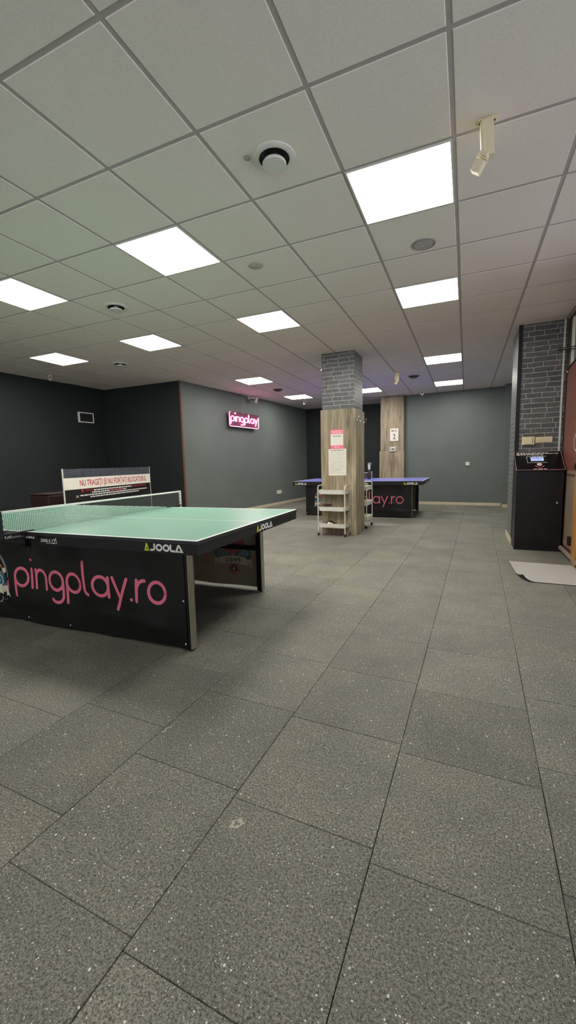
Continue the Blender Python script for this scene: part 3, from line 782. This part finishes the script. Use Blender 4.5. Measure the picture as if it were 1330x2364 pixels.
# wall sockets
def socket(name, label, loc, rz, w, h, gang):
    T = empty(name, loc, label, 'socket', None, rz)
    MB().box(-w/2, w/2, -.012, -.0005, -h/2, h/2).build('plate', M_WHITE, T, bevel=.004)
    for i in range(gang):
        x = (i-(gang-1)/2)*w/gang
        MB().lathe([(0, 0), (.02, 0), (.022, .003), (.0, .003)], 20, T=Matrix.Translation((x, -.0125, 0)) @ Matrix.Rotation(PI/2, 4, 'X')).build('outlet', M_CREAM, T)
    return T
lwa = math.atan2(LW1[1]-LW0[1], LW1[0]-LW0[0])
def onleft(y, off=0):
    x = LW0[0]+(LW1[0]-LW0[0])*(y-LW0[1])/(LW1[1]-LW0[1]); return (x+off*math.sin(lwa), y-off*math.cos(lwa))
socket('wall_socket', 'white socket on the far grey wall, right of the blue table', (.027, 11.218, 1.04), -.069, .09, .09, 1)
p = onleft(10.62); socket('wall_socket', 'white double socket low on the left grey wall above the skirting', (p[0], p[1], .358), lwa, .26, .10, 2)
# distribution box on the outer dark wall
owa = math.atan2(6.95-Y0, -7.258+7.9)
T = empty('fuse_box', (-7.286, 6.315, 2.21), 'white framed fuse box high on the dark alcove wall', 'fuse box', None, owa)
b = MB(); hw, hh = .175, .105
b.box(-hw, hw, -.03, .02, hh-.022, hh); b.box(-hw, hw, -.03, .02, -hh, -hh+.022); b.box(-hw, -hw+.022, -.03, .02, -hh+.022, hh-.022); b.box(hw-.022, hw, -.03, .02, -hh+.022, hh-.022)
b.build('frame', M_WHITE, T, bevel=.003); MB().box(-hw+.022, hw-.022, -.022, .02, -hh+.022, hh-.022).build('door', mat('smoked plastic', (38, 40, 42), .2), T)

# neon sign on the left wall
nc = onleft(8.88, .10)
NS = empty('neon_sign', (nc[0], nc[1], 2.215), 'glowing pink neon sign reading pingplay hanging on the left wall', 'neon sign', None, lwa)
hw, hh = .625, .175
k = NT('pink tinted acrylic'); k.b.inputs['Base Color'].default_value = (.20, .08, .12, 1); k.b.inputs['Roughness'].default_value = .15
MB().box(-hw, hw, .0, .006, -hh, hh).build('backing', k.m, NS, bevel=.002)
def rr_path(w, h, r, n=6):
    pts = []
    for cx, cy, a in ((w-r, h-r, 0), (-w+r, h-r, 90), (-w+r, -h+r, 180), (w-r, -h+r, 270)):
        pts += [(cx+r*math.cos(math.radians(a+90*q/n)), -.012, cy+r*math.sin(math.radians(a+90*q/n))) for q in range(n+1)]
    return pts
ring = rr_path(hw-.012, hh-.012, .05)
b = MB(); b.tube(ring[7:]+ring[:1], .004, 8); b.build('border_tube', M_NEON, NS, smooth=True)
st, wd = ping_strokes('pingplay'); kk = 1.12/wd; kz = .135
b = MB()
for s_ in st:
    if len(s_) < 3:
        x, z = s_[0]; b.lathe([(0, -.01), (.012, -.01), (.012, .01), (0, .01)], 10, T=Matrix.Translation((-.56+x*kk, -.014, -.045+z*kz)) @ Matrix.Rotation(PI/2, 4, 'X')); continue
    cl_ = abs(s_[0][0]-s_[-1][0]) < 1e-6 and abs(s_[0][1]-s_[-1][1]) < 1e-6
    pts = [(-.56+x*kk, -.014, -.055+z*kz) for x, z in (s_[:-1] if cl_ else s_)]
    b.tube(pts, .0062, 8, closed=cl_)
b.build('letters', M_NEON, NS, smooth=True)
b = MB(); b.tube([(-.07, .0, hh), (-.075, -.004, .4), (-.07, 0, .625)], .004, 6); b.build('hanging_wire', M_ALU, NS)
for x, z in ((-hw+.03, hh-.03), (hw-.03, hh-.03), (-hw+.03, -hh+.03), (hw-.03, -hh+.03), (-.07, hh-.02)):
    b = MB(); b.lathe([(0, 0), (.011, 0), (.011, .02), (0, .02)], 12, T=Matrix.Translation((x, .0, z)) @ Matrix.Rotation(PI/2, 4, 'X'))
    b.tube([(x, -.002, z), (x, .098, z)], .005, 8)
    b.build('standoff', M_STEEL, NS)

# coat hooks on the column's right face
for i, (y, z, lab) in enumerate(((6.29, 1.82, 'bright coat hook on the column, nearest the corner'), (6.54, 1.825, 'middle coat hook of the three on the column'), (6.78, 1.82, 'farthest coat hook on the column side'))):
    T = empty('coat_hook', (CX1+t, y, z), lab, 'hook', 'coat hooks on the column')
    MB().box(0, .004, -.012, .012, -.035, .035).build('back_plate', M_STEEL, T, bevel=.002)
    MB().tube([(.004, 0, .01), (.03, 0, .0), (.055, 0, .012), (.06, 0, .04)], .006, 8).build('upper_prong', M_STEEL, T, smooth=True)
    MB().tube([(.004, 0, -.015), (.02, 0, -.035), (.035, 0, -.032), (.04, 0, -.012)], .006, 8).build('lower_prong', M_STEEL, T, smooth=True)

# switches and cable duct on the brick pilaster
T = empty('electrical_box', (.735, PY0, 1.377), 'cream square electrical box on the brick pilaster', 'electrical box')
MB().box(-.072, .072, -.03, -.0005, -.054, .054).build('housing', M_CREAM, T, bevel=.006); MB().box(-.062, .045, -.042, -.0305, -.046, .046).build('door', M_CREAM, T, bevel=.004)
MB().box(.05, .058, -.036, -.0305, -.02, .02).build('latch', M_CREAM, T)
T = empty('switch_panel', (.912, PY0, 1.385), 'cream row of six switches on the brick pilaster', 'switch')
MB().box(-.097, .097, -.014, -.0005, -.038, .038).build('plate', M_CREAM, T, bevel=.006)
for i in range(6): MB().box(-.075+i*.026, -.053+i*.026, -.019, -.0145, -.02, .02).build('switch', M_CREAM, T, bevel=.002)
tag(boxo('cable_duct', (1.072, 1.092, PY0-.018, PY0-.0005, 1.2, CZ-.001), M_WHITE, bevel=.002), 'white vertical cable duct on the brick pilaster', 'cable duct')
# rods of the roller blind
T = empty('blind_bracket', (1.02, PY0-.03, 2.49), 'pair of thin dark rods reaching from the brick pilaster to the window', 'rod')
MB().lathe([(0, -.012), (.014, -.012), (.014, .012), (0, .012)], 14, T=Matrix.Translation((0, 0, 0)) @ Matrix.Rotation(PI/2, 4, 'Y')).build('end_cap', M_STEEL, T)
for p_, q_ in (((.005, -.012, .006), (.070, -.72, -.140)), ((-.006, -.012, -.014), (.058, -.72, -.166))): MB().tube([p_, q_], .006, 8).build('rod', M_BLACKM, T)

# reddish banner on the shop front
M_RB = mat('red brown vinyl', (132, 78, 62), .35, noise=.05, nscale=2)
T = empty('wall_banner', (XR, 5.3, 1.0), 'reddish brown banner with white outline print at the right edge', 'banner')
b = MB(); ya, yb = -.85, .80; b.add([(-.006, ya, 0), (-.006, yb, 0), (-.006, yb, 1.205), (-.006, ya, 1.34), (0.004, ya, 0), (.004, yb, 0), (.004, yb, 1.205), (.004, ya, 1.34)], [(0, 3, 2, 1), (4, 5, 6, 7), (0, 1, 5, 4), (1, 2, 6, 5), (2, 3, 7, 6), (3, 0, 4, 7)])
b.build('sheet', M_RB, T)
MB().tube([(-.008, ya, 1.35), (-.008, yb+.01, 1.213)], .012, 8).build('top_rail', M_BLACKM, T)
MB().tube([(-.012, yb+.02+.014*math.cos(a), 1.19+.018*math.sin(a)) for a in [q*.4 for q in range(12)]], .004, 6).build('ring', M_STEEL, T)
fl = Flat(); fl.stroke(arc(-.09, .32, .16, 100, 290, 24, .10), .012, M_PRINT, 1); fl.stroke(seg((-.13, .42), (-.05, .52)), .012, M_PRINT, 1); fl.stroke(arc(-.14, .52, .06, 0, 200, 12), .012, M_PRINT, 1)
fl.build('print', lambda x, z, l: (-.0075, .12-x-.09, z), T, flip=True)
MB().box(-.03, -.0065, .02, .09, .02, .09).build('lock_block', M_BLACK, T, bevel=.003)
o = boxo('door_stop', (XR-.05, XR-.0005, 5.36, 5.44, .17, .27), mat('dark bronze', (52, 40, 34), .4, .5), bevel=.008); tag(o, 'dark bronze bracket low on the beige panel beside the pine edge', 'bracket')

# ------------------------------------------------------------------ kiosk
KY = 5.86
K = empty('payment_kiosk', (.833, KY, 0), 'tall black kiosk cabinet with sloping control panel beside the brick pilaster', 'kiosk')
b = MB(); w2 = .25
prof = [(0, 0), (.34, 0), (.34, 1.22), (0, 1.005)]   # y, z
b.add([(-w2, y, z) for y, z in prof]+[(w2, y, z) for y, z in prof], [(0, 1, 2, 3)[::-1], (4, 5, 6, 7), (0, 1, 5, 4)[::-1], (1, 2, 6, 5)[::-1], (2, 3, 7, 6)[::-1], (3, 0, 4, 7)[::-1]])
b.v = [(x, y, z) for x, y, z in b.v]
b.f = [f[::-1] for f in b.f]
b.build('cabinet', mat('black melamine', (12, 12, 13), .42), K, bevel=.003)
MB().box(-w2+.012, w2-.012, -.004, -.0004, .06, .985).build('door', mat('black melamine door', (10, 10, 11), .4), K, bevel=.001)
lk = MB().lathe([(0, 0), (.012, 0), (.011, .01), (.006, .014), (0, .014)], 16, T=Matrix.Translation((.193, -.0045, .604)) @ Matrix.Rotation(PI/2, 4, 'X')).build('lock', M_STEEL, K, smooth=True)
sl = math.hypot(.34, .215); cs, sn = .34/sl, .215/sl
def kp(x, v, o): return (x, -.012+v*cs-o*sn, .995+v*sn+o*cs)      # v along the slope, o off the face
pw = .262
b = MB(); vs = [kp(x, v, o) for o in (.014, .020) for x, v in ((-pw, -.01), (pw, -.01), (pw, .42), (-pw, .42))]
b.add(vs, [(3, 2, 1, 0), (4, 5, 6, 7), (0, 1, 5, 4), (1, 2, 6, 5), (2, 3, 7, 6), (3, 0, 4, 7)]); pn = b.build('control_panel', mat('glossy black panel', (10, 10, 12), .25), K)
fl = Flat(); rose = mat('pale rose line', (226, 178, 184), .4)
fl.stroke([(-pw+.004, -.006), (pw-.004, -.006), (pw-.004, .416), (-pw+.004, .416)], .006, rose, 1, False, True)
for i, zz in enumerate((.385, .362, .340)): dashes(fl, -.235, (.13, .235, .06)[i], zz, .013, M_PRINT, 1, 40+i)
fl.stroke([(.09, .30), (-.125, .30), (-.125, .155), (.09, .155)], .007, M_PRINT, 1, False)
dashes(fl, -.06, .06, .305, .014, M_PRINT, 2, 50)
fl.disc(0, .115, .027, M_PRINT, 1, 24, .032); fl.disc(0, .115, .013, M_PINK, 2, 20, .014)
fl.stroke(arc(0, .11, .05, 200, 340, 14, .06), .006, M_PINK, 1)
dashes(fl, -.07, .07, .012, .016, rose, 1, 60)
fl.build('print', lambda x, v, l: kp(x, v, .0205+.0006*l), pn)
b = MB(); b.add([kp(x, v, o) for o in (.0205, .026) for x, v in ((-.10, .165), (.085, .165), (.085, .29), (-.10, .29))], [(3, 2, 1, 0), (4, 5, 6, 7), (0, 1, 5, 4), (1, 2, 6, 5), (2, 3, 7, 6), (3, 0, 4, 7)]); b.build('screen_bezel', M_BLACK, pn)
b = MB(); b.add([kp(x, v, .027) for x, v in ((-.085, .185), (.055, .185), (.055, .275), (-.085, .275))], [(0, 1, 2, 3)]); b.build('screen', M_LCD, pn)
fl = Flat(); dashes(fl, -.075, .045, .25, .014, mat('screen ink', (90, 96, 190), .5), 0, 71); dashes(fl, -.07, .03, .215, .008, mat('screen ink', (90, 96, 190), .5), 0, 72)
fl.build('screen_text', lambda x, v, l: kp(x, v, .0275), pn)

# ------------------------------------------------------------------ door mat with a curled corner
b = MB(); nx, ny = 40, 40; vs = []; fs = []
xa, xb, y0, y1 = .492, 1.06, 4.335, 5.14
def mz(u, v):
    d = u*1.0+v*.55
    h_ = .0
    if d < .22: h_ = .055*((.22-d)/.22)**2
    e = u*.9+(1-v)*.9
    return h_+.004*math.exp(-(u/.04)**2)
for off in (.0065, .0015):
    for j in range(ny+1):
        for i in range(nx+1):
            u, v = i/nx, j/ny
            x = xa-.028*(v-.0)+(xb-xa+.03)*u; y = y0-.03*u+(y1-y0)*v
            h_ = mz(u, v); vs.append((x+h_*.45, y+h_*.3, off+h_))
A = (nx+1)*(ny+1); I = lambda i, j, k=0: k*A+j*(nx+1)+i
tp = [(I(i, j), I(i+1, j), I(i+1, j+1), I(i, j+1)) for j in range(ny) for i in range(nx)]
bt = [(I(i, j+1, 1), I(i+1, j+1, 1), I(i+1, j, 1), I(i, j, 1)) for j in range(ny) for i in range(nx)]
rm = [(I(i, 0, 1), I(i+1, 0, 1), I(i+1, 0), I(i, 0)) for i in range(nx)]+[(I(i, ny), I(i+1, ny), I(i+1, ny, 1), I(i, ny, 1)) for i in range(nx)]
rm += [(I(0, j), I(0, j+1), I(0, j+1, 1), I(0, j, 1)) for j in range(ny)]+[(I(nx, j, 1), I(nx, j+1, 1), I(nx, j+1), I(nx, j)) for j in range(ny)]
b.mslot(mat('light grey mat pile', (172, 170, 162), .95, noise=.1, nscale=160, bump=.4)); b.mslot(mat('black rubber mat backing', (12, 12, 12), .6))
b.v = vs; b.f = tp+bt+rm; b.mi = [0]*len(tp)+[1]*(len(bt)+len(rm))
tag(b.build('door_mat', smooth=True), 'light grey door mat with a curled near corner on the rubber floor', 'mat')

# ------------------------------------------------------------------ ceiling fittings
def air_valve(loc, label, dark=False, s=1.0):
    T = empty('air_vent', loc, label, 'air vent', 'round ceiling air valves')
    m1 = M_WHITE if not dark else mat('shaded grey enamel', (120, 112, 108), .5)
    R = Matrix.Identity(4)
    MB().lathe([(.084*s, -.001), (.084*s, -.012), (.088*s, -.014), (.108*s, -.011), (.115*s, -.008), (.116*s, -.004), (.116*s, .0), (.084*s, 0)], 48).build('rim', m1, T, smooth=True)
    MB().lathe([(.0, -.0005), (.079*s, -.0005), (.0835*s, -.0125), (.0838*s, -.0125), (.0838*s, 0), (0, 0)], 40).build('throat', mat('dark throat', (16, 18, 18), .6), T)
    MB().lathe([(0, -.0012), (.02*s, -.0012), (.022*s, -.022), (.060*s, -.026), (.066*s, -.036), (.063*s, -.043), (0, -.045)], 40).build('disc', m1, T, smooth=True)
    return T
def cell(u, v, z=CZ): return (GX+u*TS, GY+v*TS, z)
air_valve((-1.013, 2.257, CZ), 'large round white air valve on the ceiling nearest the camera')
air_valve(cell(-5.53, 2.53), 'round white air valve between the left light panels')
air_valve(cell(-8.53, 5.57), 'small round white air valve near the alcove, far left')
air_valve(cell(-6.5, 11.4), 'round dark looking air valve on the ceiling past the neon sign', True)
air_valve(cell(-1.52, 11.5), 'round dark looking air valve right of the far spotlight', True)
T = empty('ceiling_speaker', cell(-.41, 2.76), 'flat round flush speaker between the two nearest right-hand panels', 'speaker')
MB().lathe([(.078, -.001), (.08, -.007), (.088, -.006), (.09, -.001)], 40).build('rim', mat('grey ring', (150, 146, 138), .5), T, smooth=True)
MB().lathe([(0, -.0005), (.077, -.0005), (.077, -.004), (.03, -.0055), (.028, -.003), (0, -.003)], 40).build('grille', M_TBAR, T, smooth=True)
o = MB().lathe([(0, -.0005), (.062, -.0005), (.062, -.003), (.058, -.006), (0, -.007)], 36).build('ceiling_cap', mat('cap grey', (188, 184, 174), .6), None, cell(-2.64, 2.30), smooth=True)
o.name = 'blanking_plate'; tag(o, 'plain round blanking cap on the ceiling left of the middle', 'cap')
o = MB().lathe([(0, -.0005), (.017, -.0005), (.016, -.008), (.008, -.01), (0, -.01)], 24).build('sprinkler_cap', M_ALU, None, cell(-1.74, .43), smooth=True); o.name = 'ceiling_sensor'
tag(o, 'tiny round sensor beside the largest air valve', 'sensor')
def spotlight(loc, rz, label, s=1.0):
    T = empty('spotlight', loc, label, 'spotlight', 'cream ceiling spotlights', rz); T.scale = (s, s, s)
    pl_ = MB(); pl_.box(-.045, .045, -.025, .025, -.006, -.0005); o = pl_.build('mounting_plate', M_CREAM, T, bevel=.002)
    for x in (-.034, .034): MB().lathe([(0, -.006), (.005, -.006), (.004, -.009), (0, -.009)], 10, T=Matrix.Translation((x, .0, 0))).build('screw', M_BLACKM, T)
    R = Matrix.Translation((0, 0, -.006)) @ Matrix.Rotation(math.radians(-4), 4, 'Y') @ Matrix.Rotation(math.radians(10), 4, 'X')
    b = MB(); b.box(-.027, .027, -.035, .03, -.155, 0, T=R); b.box(-.033, -.0275, -.037, .032, -.157, -.01, T=R); b.build('housing', M_CREAM, T, bevel=.002)
    R2 = Matrix.Translation((-.005, -.03, -.165)) @ Matrix.Rotation(math.radians(32), 4, 'Y') @ Matrix.Rotation(math.radians(14), 4, 'X')
    b = MB(); b.box(-.02, .02, -.03, .03, -.018, .0, T=R2); b.box(-.024, .024, -.033, .033, -.028, -.022, T=R2); b.box(-.022, .022, -.03, .03, -.085, -.032, T=R2); b.build('tilted_head', M_CREAM, T, bevel=.002)
    return T
spotlight((.054, 2.495, CZ), 0, 'cream box spotlight hanging close by, right of the nearest lit panel')
spotlight((-1.253, 8.249, CZ), .6, 'small far cream spotlight near the middle of the far ceiling', 1.0)
def dome(loc, rz, label, s=1.0):
    T = empty('security_camera', loc, label, 'camera', 'small white security cameras', rz); T.scale = (s, s, s)
    MB().lathe([(0, -.0005), (.035, -.0005), (.035, -.012), (.02, -.02), (0, -.02)], 20).build('base', M_WHITE, T, smooth=True)
    MB().lathe([(.0, -.012), (.016, -.012), (.014, -.05), (0, -.05)], 12).build('arm', M_WHITE, T, smooth=True)
    R = Matrix.Translation((0, -.01, -.062)) @ Matrix.Rotation(math.radians(75), 4, 'X')
    MB().lathe([(0, -.05), (.026, -.05), (.03, -.04), (.03, .04), (.026, .048), (.020, .048), (.018, .04), (0, .04)], 20, T=R).build('body', M_WHITE, T, smooth=True)
    MB().lathe([(0, .0405), (.017, .0405), (.013, .045), (0, .046)], 16, T=R).build('lens', M_BLACK, T, smooth=True)
    return T
dome(cell(-11.35, 5.6), .9, 'small white camera on the ceiling over the dark alcove')
dome(cell(-1.54, 14.6), .15, 'small white camera at the top of the far grey wall', 1.3)
dome(cell(-6.1+-.55, 14.6), .6, 'tiny white camera at the top of the left wall, past the neon sign', 1.2)
p = onleft(9.32, .0)
T = empty('security_camera', (p[0], p[1], 2.78), 'white bullet camera on a bracket just above the neon sign', 'camera', 'small white security cameras', lwa)
MB().lathe([(0, .0005), (.045, .0005), (.045, .02), (.03, .03), (0, .03)], 20, T=Matrix.Translation((-.08, 0, .03)) @ Matrix.Rotation(PI/2, 4, 'X')).build('base', M_WHITE, T, smooth=True)
MB().tube([(-.08, -.03, .03), (-.08, -.10, .02), (0, -.14, .02)], .02, 10).build('arm', M_WHITE, T, smooth=True)
MB().lathe([(0, -.07), (.034, -.07), (.037, -.05), (.037, .07), (0, .07)], 20, T=Matrix.Translation((.03, -.16, -.03)) @ Matrix.Rotation(math.radians(30), 4, 'X')).build('body', M_WHITE, T, smooth=True)

# bottle on the blue table, half hidden by the column
T = empty('spray_bottle', (-2.03, 9.35, .7606), 'white spray bottle on the blue table beside the column edge', 'bottle')
MB().lathe([(0, 0), (.036, 0), (.038, .01), (.038, .12), (.034, .15), (.014, .19), (.013, .21), (0, .21)], 24).build('bottle_body', mat('brown bottle', (60, 48, 44), .3), T, smooth=True)
MB().lathe([(.0, .2101), (.02, .2101), (.03, .25), (.03, .33), (0, .33)], 16).build('cap', M_WHITE, T, smooth=True)
b = MB(); b.box(-.03, .05, -.015, .015, .33, .37); b.build('nozzle', mat('grey nozzle', (150, 150, 140), .4), T, bevel=.004)

# marks on the floor
fl = Flat(); g_ = mat('chalky residue', (172, 170, 152), .9, noise=.3, nscale=220)
rr = random.Random(4); inner = []; outer = []; n = 40
for i in range(n):
    a = 2*PI*i/n; w1 = .009+.003*math.sin(3*a+1)+rr.uniform(-.0015, .0015); w2_ = .019+.004*math.sin(2*a)+.003*math.sin(5*a)+rr.uniform(-.002, .002)
    inner.append((w1*math.cos(a), w1*math.sin(a))); outer.append((w2_*math.cos(a), w2_*1.1*math.sin(a)))
fl.add(inner+outer, [(i, (i+1) % n, n+(i+1) % n, n+i) for i in range(n)], g_)
o = fl.build('residue_mark', lambda x, y, l: (x, y, .0006), flip=True); o.location = (-.661, 1.033, 0); tag(o, 'pale ring shaped residue stuck on the near floor', 'mark')
o = MB().tube([(.0, 0, .002), (.010, .012, .003), (-.002, .022, .003), (.004, .034, .004), (.014, .042, .003), (.008, .054, .002), (.012, .062, .002)], .0011, 6).build('thread', M_PRINT, None, (-1.202, 1.31, .0005), smooth=True)
tag(o, 'short wavy white thread lying on the floor', 'thread')
